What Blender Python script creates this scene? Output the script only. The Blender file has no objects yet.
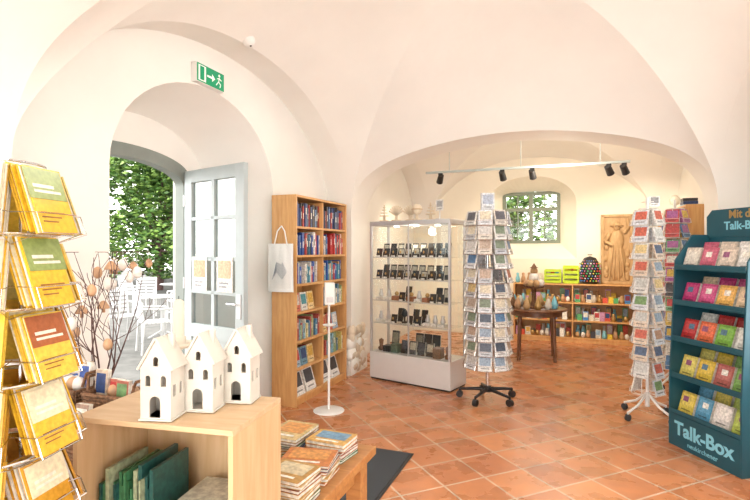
import bpy, math, random
from mathutils import Matrix, Vector
random.seed(7)
pi=math.pi
scene=bpy.context.scene
ANG=-math.atan2(.36,.933)
ROOM=Matrix.Translation((-2.9,0,0))@Matrix.Rotation(ANG,4,'Z')
T=Matrix.Translation
def RZ(a): return Matrix.Rotation(a,4,'Z')
def RX(a): return Matrix.Rotation(a,4,'X')
def RY(a): return Matrix.Rotation(a,4,'Y')

# ---------------- materials ----------------
MATS={}
def new_mat(name):
    m=bpy.data.materials.new(name); m.use_nodes=True
    nt=m.node_tree; b=nt.nodes['Principled BSDF']
    MATS[name]=m
    return m,nt,b
def simple(name,col,rough=.5,metal=0,var=.06,scale=8,bump=0,bscale=60,emit=0,coat=0):
    m,nt,b=new_mat(name)
    tc=nt.nodes.new('ShaderNodeTexCoord')
    n=nt.nodes.new('ShaderNodeTexNoise'); n.inputs['Scale'].default_value=scale; n.inputs['Detail'].default_value=4
    nt.links.new(tc.outputs['Object'],n.inputs['Vector'])
    r=nt.nodes.new('ShaderNodeValToRGB')
    r.color_ramp.elements[0].position=.3; r.color_ramp.elements[1].position=.7
    r.color_ramp.elements[0].color=(*[max(0,c*(1-var)) for c in col],1)
    r.color_ramp.elements[1].color=(*[min(1,c*(1+var)) for c in col],1)
    nt.links.new(n.outputs['Fac'],r.inputs['Fac'])
    nt.links.new(r.outputs['Color'],b.inputs['Base Color'])
    b.inputs['Roughness'].default_value=rough; b.inputs['Metallic'].default_value=metal
    if bump:
        n2=nt.nodes.new('ShaderNodeTexNoise'); n2.inputs['Scale'].default_value=bscale; n2.inputs['Detail'].default_value=5
        nt.links.new(tc.outputs['Object'],n2.inputs['Vector'])
        bp=nt.nodes.new('ShaderNodeBump'); bp.inputs['Strength'].default_value=bump; bp.inputs['Distance'].default_value=.02
        nt.links.new(n2.outputs['Fac'],bp.inputs['Height']); nt.links.new(bp.outputs['Normal'],b.inputs['Normal'])
    if emit:
        nt.links.new(r.outputs['Color'],b.inputs['Emission Color']); b.inputs['Emission Strength'].default_value=emit
    return m
def wood(name,c1,c2,rough=.45,stretch=(12,12,1.2),scale=3):
    m,nt,b=new_mat(name)
    tc=nt.nodes.new('ShaderNodeTexCoord'); mp=nt.nodes.new('ShaderNodeMapping')
    mp.inputs['Scale'].default_value=stretch
    nt.links.new(tc.outputs['Object'],mp.inputs['Vector'])
    n=nt.nodes.new('ShaderNodeTexNoise'); n.inputs['Scale'].default_value=scale; n.inputs['Detail'].default_value=8; n.inputs['Distortion'].default_value=.6
    nt.links.new(mp.outputs['Vector'],n.inputs['Vector'])
    r=nt.nodes.new('ShaderNodeValToRGB'); r.color_ramp.elements[0].position=.3; r.color_ramp.elements[1].position=.7
    r.color_ramp.elements[0].color=(*c1,1); r.color_ramp.elements[1].color=(*c2,1)
    nt.links.new(n.outputs['Fac'],r.inputs['Fac']); nt.links.new(r.outputs['Color'],b.inputs['Base Color'])
    b.inputs['Roughness'].default_value=rough
    return m
def printed(name='printed',rough=.4,amt=.3,scale=60):
    m,nt,b=new_mat(name)
    at=nt.nodes.new('ShaderNodeAttribute'); at.attribute_name='Col'
    tc=nt.nodes.new('ShaderNodeTexCoord')
    n=nt.nodes.new('ShaderNodeTexNoise'); n.inputs['Scale'].default_value=scale; n.inputs['Detail'].default_value=3
    nt.links.new(tc.outputs['Object'],n.inputs['Vector'])
    mr=nt.nodes.new('ShaderNodeMapRange'); mr.inputs['From Min'].default_value=.35; mr.inputs['From Max'].default_value=.65
    mr.inputs['To Min'].default_value=1-amt; mr.inputs['To Max'].default_value=1+amt*.5
    nt.links.new(n.outputs['Fac'],mr.inputs['Value'])
    mx=nt.nodes.new('ShaderNodeVectorMath'); mx.operation='SCALE'
    nt.links.new(at.outputs['Color'],mx.inputs[0]); nt.links.new(mr.outputs['Result'],mx.inputs['Scale'])
    nt.links.new(mx.outputs[0],b.inputs['Base Color']); b.inputs['Roughness'].default_value=rough
    return m
def glass(name='glass',tint=(.97,.99,.98),base=.07):
    m=bpy.data.materials.new(name); m.use_nodes=True; nt=m.node_tree; MATS[name]=m
    for n in list(nt.nodes): nt.nodes.remove(n)
    o=nt.nodes.new('ShaderNodeOutputMaterial'); t=nt.nodes.new('ShaderNodeBsdfTransparent'); t.inputs['Color'].default_value=(*tint,1)
    g=nt.nodes.new('ShaderNodeBsdfGlossy'); g.inputs['Roughness'].default_value=.02
    f=nt.nodes.new('ShaderNodeLayerWeight'); f.inputs['Blend'].default_value=.5
    pw=nt.nodes.new('ShaderNodeMath'); pw.operation='POWER'; pw.inputs[1].default_value=4
    ma=nt.nodes.new('ShaderNodeMath'); ma.operation='MULTIPLY_ADD'; ma.inputs[1].default_value=.6; ma.inputs[2].default_value=base
    nt.links.new(f.outputs['Facing'],pw.inputs[0]); nt.links.new(pw.outputs[0],ma.inputs[0])
    mx=nt.nodes.new('ShaderNodeMixShader')
    nt.links.new(ma.outputs[0],mx.inputs[0]); nt.links.new(t.outputs[0],mx.inputs[1]); nt.links.new(g.outputs[0],mx.inputs[2]); nt.links.new(mx.outputs[0],o.inputs[0])
    return m
simple('plaster',(.87,.855,.815),.85,var=.03,scale=1.6,bump=.3,bscale=5)
simple('plaster_warm',(.88,.83,.72),.85,var=.04,scale=1.6,bump=.25,bscale=5)
simple('rubble',(.66,.55,.43),.9,var=.25,scale=9,bump=.9,bscale=14)
simple('paint_white_grey',(.42,.48,.49),.45,var=.04)
simple('paint_grey',(.24,.27,.25),.5,var=.06)
simple('paint_greygreen',(.19,.23,.18),.5,var=.05)
simple('white',(.82,.82,.80),.4,var=.02)
simple('wax',(.72,.67,.56),.5,var=.03)
simple('ceramic',(.60,.57,.51),.55,var=.04,scale=12)
simple('silver',(.60,.60,.61),.38,metal=.5,var=.03)
simple('plinth',(.74,.74,.74),.35,metal=.15,var=.02)
simple('chrome',(.75,.75,.76),.2,metal=1,var=.02)
simple('black',(.018,.018,.02),.45,var=.1)
simple('darkgrey',(.045,.05,.055),.95,var=.35,scale=180,bump=.5,bscale=300)
simple('teal',(.007,.074,.105),.45,var=.08)
simple('signgreen',(.0,.3,.13),.5,var=.03,emit=.15)
simple('signwhite',(.85,.9,.86),.5,var=.02,emit=.15)
simple('skyblue',(.22,.55,.68),.5,var=.02)
simple('limegreen',(.45,.62,.02),.45,var=.05)
simple('bark',(.09,.045,.04),.8,var=.3,scale=30)
simple('wicker',(.2,.1,.05),.8,var=.5,scale=70,bump=.8,bscale=90)
simple('paving',(.088,.086,.080),.9,var=.3,scale=4,bump=.3,bscale=12)
simple('leaf',(.05,.12,.02),.6,var=.5,scale=2.5)
simple('leaf2',(.16,.27,.05),.6,var=.4,scale=2.5)
simple('stucco_out',(.75,.72,.66),.9,var=.05)
simple('canvas',(.8,.8,.78),.9,var=.04,bump=.2,bscale=200)
simple('eggbrown',(.5,.3,.17),.5,var=.3,scale=20)
simple('eggwhite',(.75,.72,.68),.5,var=.1,scale=20)
simple('gold',(.5,.33,.13),.35,metal=.6,var=.1)
simple('carblue',(.12,.17,.24),.3,var=.03)
simple('gardenwhite',(.45,.45,.45),.5,var=.03)
simple('lampglow',(1,.93,.8),.5,var=0,emit=12)
wood('pine',(.54,.25,.08),(.70,.38,.14))
wood('pine_edge',(.58,.29,.10),(.72,.42,.17))
wood('plywood',(.56,.36,.18),(.67,.47,.27),.5)
wood('plytop',(.54,.36,.20),(.64,.47,.29),.5,stretch=(2,14,14))
wood('tablewood',(.36,.15,.045),(.52,.25,.08),.35,stretch=(1.5,14,14))
wood('brownwood',(.12,.05,.025),(.2,.09,.04),.35)
wood('carved',(.42,.25,.11),(.62,.42,.22),.6,stretch=(5,5,2))
wood('lightwood',(.66,.55,.40),(.8,.7,.55),.6)
printed(); printed('printed_gloss',.22,.15,90); glass(); glass('glass_door',(.60,.69,.69),.2)

def tile_mat():
    m,nt,b=new_mat('terracotta')
    tc=nt.nodes.new('ShaderNodeTexCoord'); mp=nt.nodes.new('ShaderNodeMapping')
    mp.inputs['Rotation'].default_value=(0,0,math.radians(45))
    nt.links.new(tc.outputs['Object'],mp.inputs['Vector'])
    br=nt.nodes.new('ShaderNodeTexBrick'); br.offset=0; br.squash=1
    br.inputs['Scale'].default_value=1; br.inputs['Brick Width'].default_value=.31; br.inputs['Row Height'].default_value=.31
    br.inputs['Mortar Size'].default_value=.008; br.inputs['Mortar Smooth'].default_value=.3; br.inputs['Bias'].default_value=0
    br.inputs['Color1'].default_value=(.57,.235,.095,1); br.inputs['Color2'].default_value=(.43,.155,.062,1); br.inputs['Mortar'].default_value=(.58,.42,.30,1)
    nt.links.new(mp.outputs[0],br.inputs['Vector'])
    n=nt.nodes.new('ShaderNodeTexNoise'); n.inputs['Scale'].default_value=5; n.inputs['Detail'].default_value=6
    nt.links.new(tc.outputs['Object'],n.inputs['Vector'])
    mr=nt.nodes.new('ShaderNodeMapRange'); mr.inputs['From Min'].default_value=.3; mr.inputs['From Max'].default_value=.7; mr.inputs['To Min'].default_value=.82; mr.inputs['To Max'].default_value=1.18
    nt.links.new(n.outputs['Fac'],mr.inputs['Value'])
    vs=nt.nodes.new('ShaderNodeVectorMath'); vs.operation='SCALE'
    nt.links.new(br.outputs['Color'],vs.inputs[0]); nt.links.new(mr.outputs[0],vs.inputs['Scale'])
    nt.links.new(vs.outputs[0],b.inputs['Base Color'])
    mr2=nt.nodes.new('ShaderNodeMapRange'); mr2.inputs['To Min'].default_value=.15; mr2.inputs['To Max'].default_value=.42
    nt.links.new(n.outputs['Fac'],mr2.inputs['Value']); nt.links.new(mr2.outputs[0],b.inputs['Roughness'])
    bp=nt.nodes.new('ShaderNodeBump'); bp.invert=True; bp.inputs['Strength'].default_value=.5; bp.inputs['Distance'].default_value=.006
    nt.links.new(br.outputs['Fac'],bp.inputs['Height']); nt.links.new(bp.outputs[0],b.inputs['Normal'])
tile_mat()

# ---------------- mesh builder ----------------
class MB:
    def __init__(s): s.v=[];s.f=[];s.m=[];s.c=[];s.sm=[];s.names=[];s.M=Matrix()
    def mi(s,n):
        if n not in s.names: s.names.append(n)
        return s.names.index(n)
    def add(s,vs,fs,mat='white',col=(.8,.8,.8),smooth=False,R=None):
        M=s.M@R if R is not None else s.M
        o=len(s.v); s.v+= [tuple(M@Vector(p)) for p in vs]
        k=s.mi(mat)
        for f in fs: s.f.append([i+o for i in f]); s.m.append(k); s.c.append(col); s.sm.append(smooth)
    def box(s,c,d,mat='white',col=(.8,.8,.8),R=None):
        x,y,z=[q/2 for q in d]
        if mat.startswith('glass'):
            k=min(range(3),key=lambda i:d[i]); a,b=[i for i in range(3) if i!=k]; h=(x,y,z); vs=[]
            for p,q in((-1,-1),(1,-1),(1,1),(-1,1)):
                v=list(c); v[a]+=p*h[a]; v[b]+=q*h[b]; vs.append(tuple(v))
            s.add(vs,[(0,1,2,3)],mat,col,False,R); return
        vs=[(c[0]+a*x,c[1]+b*y,c[2]+e*z) for e in(-1,1) for b in(-1,1) for a in(-1,1)]
        s.add(vs,[(0,2,3,1),(4,5,7,6),(0,1,5,4),(2,6,7,3),(0,4,6,2),(1,3,7,5)],mat,col,False,R)
    def bx(s,x0,x1,y0,y1,z0,z1,mat='white',col=(.8,.8,.8),R=None):
        s.box(((x0+x1)/2,(y0+y1)/2,(z0+z1)/2),(x1-x0,y1-y0,z1-z0),mat,col,R)
    def cyl(s,p0,p1,r0,r1=None,n=16,mat='white',col=(.8,.8,.8),cap=True):
        if r1 is None: r1=r0
        p0=Vector(p0);p1=Vector(p1);d=(p1-p0)
        if d.length<1e-7: return
        q=d.to_track_quat('Z','Y'); vs=[]
        for p,r in((p0,r0),(p1,r1)):
            for i in range(n):
                a=2*pi*i/n; vs.append(tuple(p+q@Vector((r*math.cos(a),r*math.sin(a),0))))
        s.add(vs,[(i,(i+1)%n,n+(i+1)%n,n+i) for i in range(n)],mat,col,n>5)
        if cap: s.add(vs,[tuple(reversed(range(n))),tuple(range(n,2*n))],mat,col)
    def tube(s,pts,r,n=6,mat='white',col=(.8,.8,.8)):
        for i in range(len(pts)-1):
            ra=r[i] if isinstance(r,(list,tuple)) else r; rb=r[i+1] if isinstance(r,(list,tuple)) else r
            s.cyl(pts[i],pts[i+1],ra,rb,n,mat,col)
    def lathe(s,c,prof,n=24,mat='white',col=(.8,.8,.8)):
        vs=[];fs=[]
        for r,z in prof:
            for i in range(n):
                a=2*pi*i/n; vs.append((c[0]+r*math.cos(a),c[1]+r*math.sin(a),c[2]+z))
        for k in range(len(prof)-1):
            for i in range(n):
                j=(i+1)%n; fs.append((k*n+i,k*n+j,(k+1)*n+j,(k+1)*n+i))
        s.add(vs,fs,mat,col,True)
    def ell(s,c,r,mat='white',col=(.8,.8,.8),n=14,m=9):
        if not isinstance(r,(tuple,list)): r=(r,r,r)
        vs=[];fs=[]
        for k in range(m+1):
            t=pi*k/m
            for i in range(n):
                a=2*pi*i/n; vs.append((c[0]+r[0]*math.sin(t)*math.cos(a),c[1]+r[1]*math.sin(t)*math.sin(a),c[2]-r[2]*math.cos(t)))
        for k in range(m):
            for i in range(n):
                j=(i+1)%n; fs.append((k*n+i,k*n+j,(k+1)*n+j,(k+1)*n+i))
        s.add(vs,fs,mat,col,True)
    def prism(s,pts,y0,y1,mat='white',col=(.8,.8,.8)):
        n=len(pts); vs=[(p[0],y0,p[1]) for p in pts]+[(p[0],y1,p[1]) for p in pts]
        s.add(vs,[tuple(range(n)),tuple(reversed(range(n,2*n)))]+[(i,n+i,n+(i+1)%n,(i+1)%n) for i in range(n)],mat,col)
    def torus(s,c,R,r,n=24,m=6,mat='chrome',col=(.8,.8,.8)):
        pts=[(c[0]+R*math.cos(2*pi*i/n),c[1]+R*math.sin(2*pi*i/n),c[2]) for i in range(n+1)]
        s.tube(pts,r,m,mat,col)
    def make(s,name,mw=None,bevel=0,parent=None):
        me=bpy.data.meshes.new(name); me.from_pydata(s.v,[],s.f); 
        for n in s.names: me.materials.append(MATS[n])
        me.polygons.foreach_set('material_index',s.m); me.polygons.foreach_set('use_smooth',s.sm)
        ca=me.color_attributes.new('Col','FLOAT_COLOR','CORNER'); data=[]
        for f,c in zip(s.f,s.c): data+= [c[0],c[1],c[2],1]*len(f)
        ca.data.foreach_set('color',data)
        me.update()
        ob=bpy.data.objects.new(name,me); scene.collection.objects.link(ob)
        if mw is not None: ob.matrix_world=mw
        if bevel:
            b=ob.modifiers.new('Bevel','BEVEL'); b.width=bevel; b.segments=2; b.limit_method='ANGLE'; b.angle_limit=math.radians(50)
        if parent: 
            ob.parent=parent; ob.matrix_parent_inverse=parent.matrix_world.inverted()
        return ob
def text(name,body,size,mw,mat,parent,ext=.001,bold=0):
    cu=bpy.data.curves.new(name,'FONT'); cu.body=body; cu.size=size; cu.extrude=ext; cu.align_x='CENTER'; cu.align_y='CENTER'; cu.offset=bold
    cu.materials.append(MATS[mat])
    ob=bpy.data.objects.new(name,cu); scene.collection.objects.link(ob); ob.parent=parent; ob.matrix_parent_inverse=parent.matrix_world.inverted(); ob.matrix_world=mw
    return ob

# ---------------- vault ----------------
SP=1.95
def zf(x,y,rc,rsn,rsp,re,rcor=1.0):
    ax,ay=abs(x),abs(y); q=max(ax,ay,1e-6)
    t=min(ax,ay)/q
    if ay>=ax: r0=rsn if y<0 else rsp; lat=ax
    else: r0=re; lat=ay
    r0=r0*(1-t**4)+rcor*t**4
    R=rc+(r0-rc)*q**3
    return SP+math.sqrt(max(0,1-lat*lat))*R
E0,E1=.3,4.0; EC=(E0+E1)/2; EH=(E1-E0)/2
BAYS=[(-1.7,2.2,1.5,.8,.8,1.2),(2.6,6.5,1.62,.8,.8,1.2),(7.0,10.1,1.35,.8,1.15,1.1)]
def vault():
    mb=MB(); N=56
    th=[math.sin(pi/2*(2*i/N-1)) for i in range(N+1)]
    for (s0,s1,rc,rsn,rsp,re) in BAYS:
        sc=(s0+s1)/2; sh=(s1-s0)/2
        vs=[];fs=[]
        def pt(x,y,ee=None):
            return (EC+EH*x if ee is None else ee, sc+sh*y, zf(x,y,rc,rsn,rsp,re))
        for j in range(N+1):
            vs.append(pt(-1,th[j],-.01))
            for i in range(N+1): vs.append(pt(th[i],th[j]))
            vs.append(pt(1,th[j],4.31))
        W=N+3
        for j in range(N):
            for i in range(W-1):
                a,b,c,d=j*W+i,j*W+i+1,(j+1)*W+i+1,(j+1)*W+i
                ii=i-1
                if 0<=ii<N and ((ii<N/2)==(j<N/2)): fs+=[(a,c,b),(a,d,c)]
                elif 0<=ii<N: fs+=[(a,d,b),(b,d,c)]
                else: fs.append((a,d,c,b))
        mb.add(vs,fs,'plaster',smooth=True)
    for s0,s1 in((2.2,2.6),(6.5,7.0)):
        vs=[];fs=[]
        for i in range(N+1):
            z=zf(th[i],1,1.5,.8,.8,1.2)
            vs+=[(EC+EH*th[i],s0,z),(EC+EH*th[i],s1,z)]
        for i in range(N): fs.append((2*i,2*i+1,2*i+3,2*i+2))
        mb.add(vs,fs,'plaster',smooth=True)
    ob=mb.make('ceiling',ROOM)
    ob.data.set_sharp_from_angle(angle=math.radians(9))
    return ob
vault()

def arch(a0,a1,z0,spring,apex,n=24):
    p=[(a0,z0)]
    for i in range(n+1):
        t=-1+2*i/n; t=math.sin(t*pi/2)
        p.append(((a0+a1)/2+(a1-a0)/2*t, spring+(apex-spring)*math.sqrt(max(0,1-t*t))))
    p.append((a1,z0)); return p
HT=3.7
mb=MB()
o0=arch(3.39,5.27,0,2.05,2.80); o1=arch(3.42,4.98,0,2.15,2.62)
o2=arch(3.46,4.77,0,2.2,2.36)
pts=[(-1.7,0)]+o0+[(10.1,0),(10.1,HT),(-1.7,HT)]
mb.add([(0,p[0],p[1]) for p in pts],[tuple(range(len(pts)))],'plaster')
def strip(A,B,ea,eb,mat,smooth=True):
    n=len(A); vs=[(ea,p[0],p[1]) for p in A]+[(eb,p[0],p[1]) for p in B]
    mb.add(vs,[(i,i+1,n+i+1,n+i) for i in range(n-1)],mat,smooth=smooth)
strip(o0,o1,0,-.6,'plaster'); strip(o1,o2,-.6,-.6,'plaster',False); strip(o2,o2,-.6,-.72,'plaster')
for s0,s1 in((2.2,2.6),(6.5,7.0)):
    mb.bx(-.02,.3,s0,s1,0,SP+.004,'plaster')
for k in range(46):
    y=random.uniform(6.5,6.98); z=random.uniform(0.02,.55)
    mb.ell((.27+random.uniform(-.01,.02),y,z),(.05,random.uniform(.07,.13),random.uniform(.05,.1)),random.choice(['rubble','plaster']),n=9,m=7)
mb.bx(-.78,-.72,-1.7,3.46,0,HT,'stucco_out'); mb.bx(-.78,-.72,4.77,10.1,0,HT,'stucco_out')
mb.make('wall_left',ROOM)
mb=MB()
def wall_open_x(e,s0,s1,ops,mat):
    cur=s0
    for (a,b,sill,spr,apx) in ops:
        mb.add([(e,cur,0),(e,a,0),(e,a,HT),(e,cur,HT)],[(0,1,2,3)],mat)
        mb.add([(e,a,0),(e,b,0),(e,b,sill),(e,a,sill)],[(0,1,2,3)],mat)
        ar=arch(a,b,sill,spr,apx); P=ar+[(b,HT),(a,HT)]
        mb.add([(e,p[0],p[1]) for p in P],[tuple(range(len(P)))],mat)
        ring=ar+[ar[0]]
        vs=[(e,p[0],p[1]) for p in ring]+[(e+.5,p[0],p[1]) for p in ring]; n=len(ring)
        mb.add(vs,[(i,i+1,n+i+1,n+i) for i in range(n-1)],mat)
        cur=b
    mb.add([(e,cur,0),(e,s1,0),(e,s1,HT),(e,cur,HT)],[(0,1,2,3)],mat)
wall_open_x(4.3,-1.7,10.1,[(-.8,1.3,.7,1.8,2.6),(3.4,5.4,.7,1.8,2.6)],'plaster')  # both openings are out of view, added to let in light from the right
for s0,s1 in((2.2,2.6),(6.5,7.0)):
    mb.bx(4.0,4.32,s0,s1,0,SP+.004,'plaster')
mb.make('wall_right',ROOM)
mb=MB(); S=10.1
a,b,sill,spr,apx=1.36,2.84,1.35,2.3,2.78
mt='plaster_warm'
mb.add([(-.0,S,0),(a,S,0),(a,S,HT),(-.0,S,HT)],[(0,1,2,3)],mt)
mb.add([(a,S,0),(b,S,0),(b,S,sill),(a,S,sill)],[(0,1,2,3)],mt)
mb.add([(b,S,0),(4.3,S,0),(4.3,S,HT),(b,S,HT)],[(0,1,2,3)],mt)
ar=arch(a,b,sill,spr,apx); P=ar+[(b,HT),(a,HT)]
mb.add([(p[0],S,p[1]) for p in P],[tuple(range(len(P)))],mt)
inn=arch(1.57,2.58,1.62,2.5,2.58); A=ar+[ar[0]]; Bn=inn+[inn[0]]; n=len(A)
mb.add([(p[0],S,p[1]) for p in A]+[(p[0],S+.5,p[1]) for p in Bn]+[(p[0],S+.65,p[1]) for p in Bn],[(k*n+i,k*n+i+1,(k+1)*n+i+1,(k+1)*n+i) for k in(0,1) for i in range(n-1)],mt)
mb.make('wall_far',ROOM)
mb=MB(); mb.bx(-.72,4.35,-1.75,10.15,-.1,0,'terracotta'); mb.make('floor',ROOM)

# ---------------- window far ----------------
mb=MB(); y=S+.53
W0,W1,Z0,Z1=1.57,2.58,1.62,2.56
for x in(W0+.03,W1-.03,(W0+W1)/2): mb.box((x,y,(Z0+Z1)/2),(.07,.06,Z1-Z0),'paint_greygreen')
for z in(Z0+.03,Z1-.03,Z0+.62): mb.box(((W0+W1)/2,y,z),(W1-W0,.055,.06),'paint_greygreen')
for x in(W0+.27,W1-.27): mb.box((x,y,(Z0+Z1)/2),(.02,.04,Z1-Z0),'paint_greygreen')
mb.box(((W0+W1)/2,y,Z0+.32),(W1-W0,.04,.02),'paint_greygreen')
mb.box(((W0+W1)/2,y,(Z0+Z1)/2),(W1-W0,.006,Z1-Z0),'glass')
mb.make('window_1',ROOM)

# ---------------- door ----------------
mb=MB()
oA=o2
oB=arch(3.55,4.71,0,2.09,2.25)
n=len(oA)
for e0,e1 in((-.70,-.60),):
    vs=[(e1,p[0],p[1]) for p in oA]+[(e1,p[0],p[1]) for p in oB]+[(e0,p[0],p[1]) for p in oB]+[(e0,p[0],p[1]) for p in oA]
    mb.add(vs,[(k*n+i,k*n+i+1,((k+1)%4)*n+i+1,((k+1)%4)*n+i) for k in range(4) for i in range(n-1)],'paint_grey')
mb.bx(-.70,-.60,3.46,4.77,0,.03,'paint_grey')
H=Vector((-.575,4.72,0)); Ed=Vector((.24,4.49,0)); d=Ed-H; L=d.length
mb.M=T(H)@RZ(math.atan2(d.y,d.x))
LH=2.22; PW='paint_white_grey'
def pb(x0,x1,z0,z1,t=.045,mat=PW): mb.bx(x0,x1,-t/2,t/2,z0,z1,mat)
pb(0,.11,.03,LH); pb(L-.11,L,.03,LH); pb(0.11,L-.11,LH-.11,LH); pb(.11,L-.11,.03,.25); pb(.11,L-.11,.72,.84)
pb(.11,L-.11,.25,.72,.02); pb(.2,L-.2,.33,.64,.034)
pb(L/2-.022,L/2+.022,.84,LH-.11,.04)
for z in(1.13,1.42,1.78): pb(.11,L-.11,z-.015,z+.015,.04)
pb(.11,L-.11,.84,LH-.11,.006,'glass_door')
for x in(.24,.60):
    mb.bx(x-.11,x+.11,-.028,-.024,1.14,1.44,'printed',(.72,.70,.66)); mb.bx(x-.085,x+.085,-.031,-.027,1.26,1.41,'printed',(.62,.33,.18) if x<.4 else (.65,.42,.25))
    mb.bx(x-.07,x+.03,-.031,-.027,1.18,1.195,'printed',(.3,.3,.3)); mb.bx(x-.07,x+.05,-.031,-.027,1.21,1.225,'printed',(.3,.3,.3))
mb.cyl((L-.06,-.06,1.05),(L-.17,-.06,1.05),.01,mat='chrome'); mb.cyl((L-.06,0,1.05),(L-.06,-.06,1.05),.01,mat='chrome')
mb.bx(L-.09,L-.03,-.03,.03,.93,1.13,'silver')
for z in(.3,1.2,1.95): mb.cyl((0,-.02,z-.05),(0,-.02,z+.05),.014,mat='silver')
mb.M=Matrix()
mb.make('door_1',ROOM,.003)

# ---------------- outside ----------------
mb=MB(); mb.bx(-30,-.72,-12,30,-.12,-.02,'paving'); mb.make('ground_courtyard',ROOM)
mb=MB(); mb.bx(-.6,14,10.2,30,-.12,-.02,'paving'); mb.make('ground_garden',ROOM)
def tree(name,loc,clumps,nl=900,ls=.16):
    mb=MB(); mb.tube([(0,0,0),(.1,0,1.2),(0,.1,2.6)],[.16,.12,.07],8,'bark')
    for (c,r) in clumps:
        mb.tube([(0,.05,1.5),tuple(Vector(c)*.6+Vector((0,0,.5))),c],[.06,.04,.015],5,'bark')
        for k in range(nl):
            d=Vector((random.gauss(0,1),random.gauss(0,1),random.gauss(0,1))).normalized()*random.uniform(.6,1)**.5
            p=Vector(c)+Vector((d.x*r,d.y*r,d.z*r*.85))
            if p.z<.12: continue
            q=Matrix.Rotation(random.uniform(0,6.28),3,'Z')@Matrix.Rotation(random.uniform(-1.2,1.2),3,'X')
            h=ls*random.uniform(.6,1.2)
            vs=[p+q@Vector(v) for v in((-h*.5,0,0),(0,-h*.3,.02),(h*.5,0,0),(0,h*.3,.02))]
            mb.add([tuple(v) for v in vs],[(0,1,2,3)],random.choice(['leaf','leaf2']))
    return mb.make(name,T(loc))
for i,(x,y,k) in enumerate([(-8.2,19,1.0),(-5.6,18.5,.9),(-12.5,21,1.1),(-7.8,24,1.3),(-11,25,1.3)]):
    cl=[((random.uniform(-1.4,1.4)*k,random.uniform(-1,1)*k,random.uniform(1.0,5.2)*k),1.35*k) for _ in range(12)]
    tree('tree',(x,y,-.02),cl,800,.24)
tree('tree',(3.2,14.2,-.02),[((random.uniform(-1.6,1.6),random.uniform(-.6,.6),random.uniform(1.2,3.6)),1.0) for _ in range(8)],700,.2)
def chair(loc,rot):
    mb=MB(); g='gardenwhite'
    for x in(-.2,.2):
        mb.tube([(x,-.2,0),(x,-.19,.44)],.016,8,g); mb.tube([(x,.22,0),(x,.19,.44),(x,.26,.88)],.016,8,g)
        mb.tube([(x,-.2,.44),(x,-.2,.64),(x,.22,.66)],.016,8,g)
    for k in range(7): mb.box((0,-.18+k*.06,.45),(.42,.045,.015),g)
    for k in range(6): mb.box((0,.205+k*.011,.52+k*.065),(.40,.015,.045),g)
    mb.box((0,.26,.88),(.42,.02,.04),g)
    return mb.make('garden_chair',T(loc)@RZ(rot))
chair((-3.30,7.5,-.02),2.2); chair((-5.15,11.2,-.02),.3); chair((-4.15,10.6,-.02),-1.0); chair((-4.10,8.15,-.02),1.0); chair((-5.9,12.2,-.02),2.8)
def gtable(loc):
    mb=MB(); g='gardenwhite'; mb.lathe((0,0,.7),[(0,.02),(.34,.02),(.35,.01),(.34,0),(0,0)],28,g); mb.cyl((0,0,.02),(0,0,.7),.03,mat=g)
    for k in range(3):
        a=k*2.09; mb.tube([(0,0,.12),(.28*math.cos(a),.28*math.sin(a),0.014)],.016,8,g)
    mb.make('garden_table',T(loc))
gtable((-3.72,8.75,-.02)); gtable((-4.75,11.9,-.02))

# ---------------- generic fillers ----------------
PALB=[(.03,.08,.3),(.02,.05,.16),(.45,.03,.03),(.6,.1,.05),(.7,.68,.6),(.75,.72,.68),(.05,.25,.3),(.6,.35,.05),(.03,.03,.04),(.2,.02,.05),(.15,.3,.12),(.3,.45,.6)]
def books(mb,x0,x1,z,hmin,hmax,y0,depth,pal,lean=0.1,tmin=.014,tmax=.04,gap=0):
    x=x0
    while x<x1-tmin:
        t=random.uniform(tmin,tmax); t=min(t,x1-x); h=random.uniform(hmin,hmax); c=random.choice(pal)
        yy=y0+random.uniform(0,.02)
        mb.bx(x+.0006,x+t-.0006,yy,yy+depth,z+.001,z+h,'printed',c)
        if t>.02 and random.random()<.8:
            c2=(.8,.78,.7) if sum(c)<1 else (.15,.12,.1)
            zz=z+h*random.uniform(.5,.75); mb.bx(x+t*.3,x+t*.7,yy-.0008,yy,zz-h*.18,zz+h*.1,'printed',c2)
        x+=t
        if random.random()<gap: x+=random.uniform(.02,.08)
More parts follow.
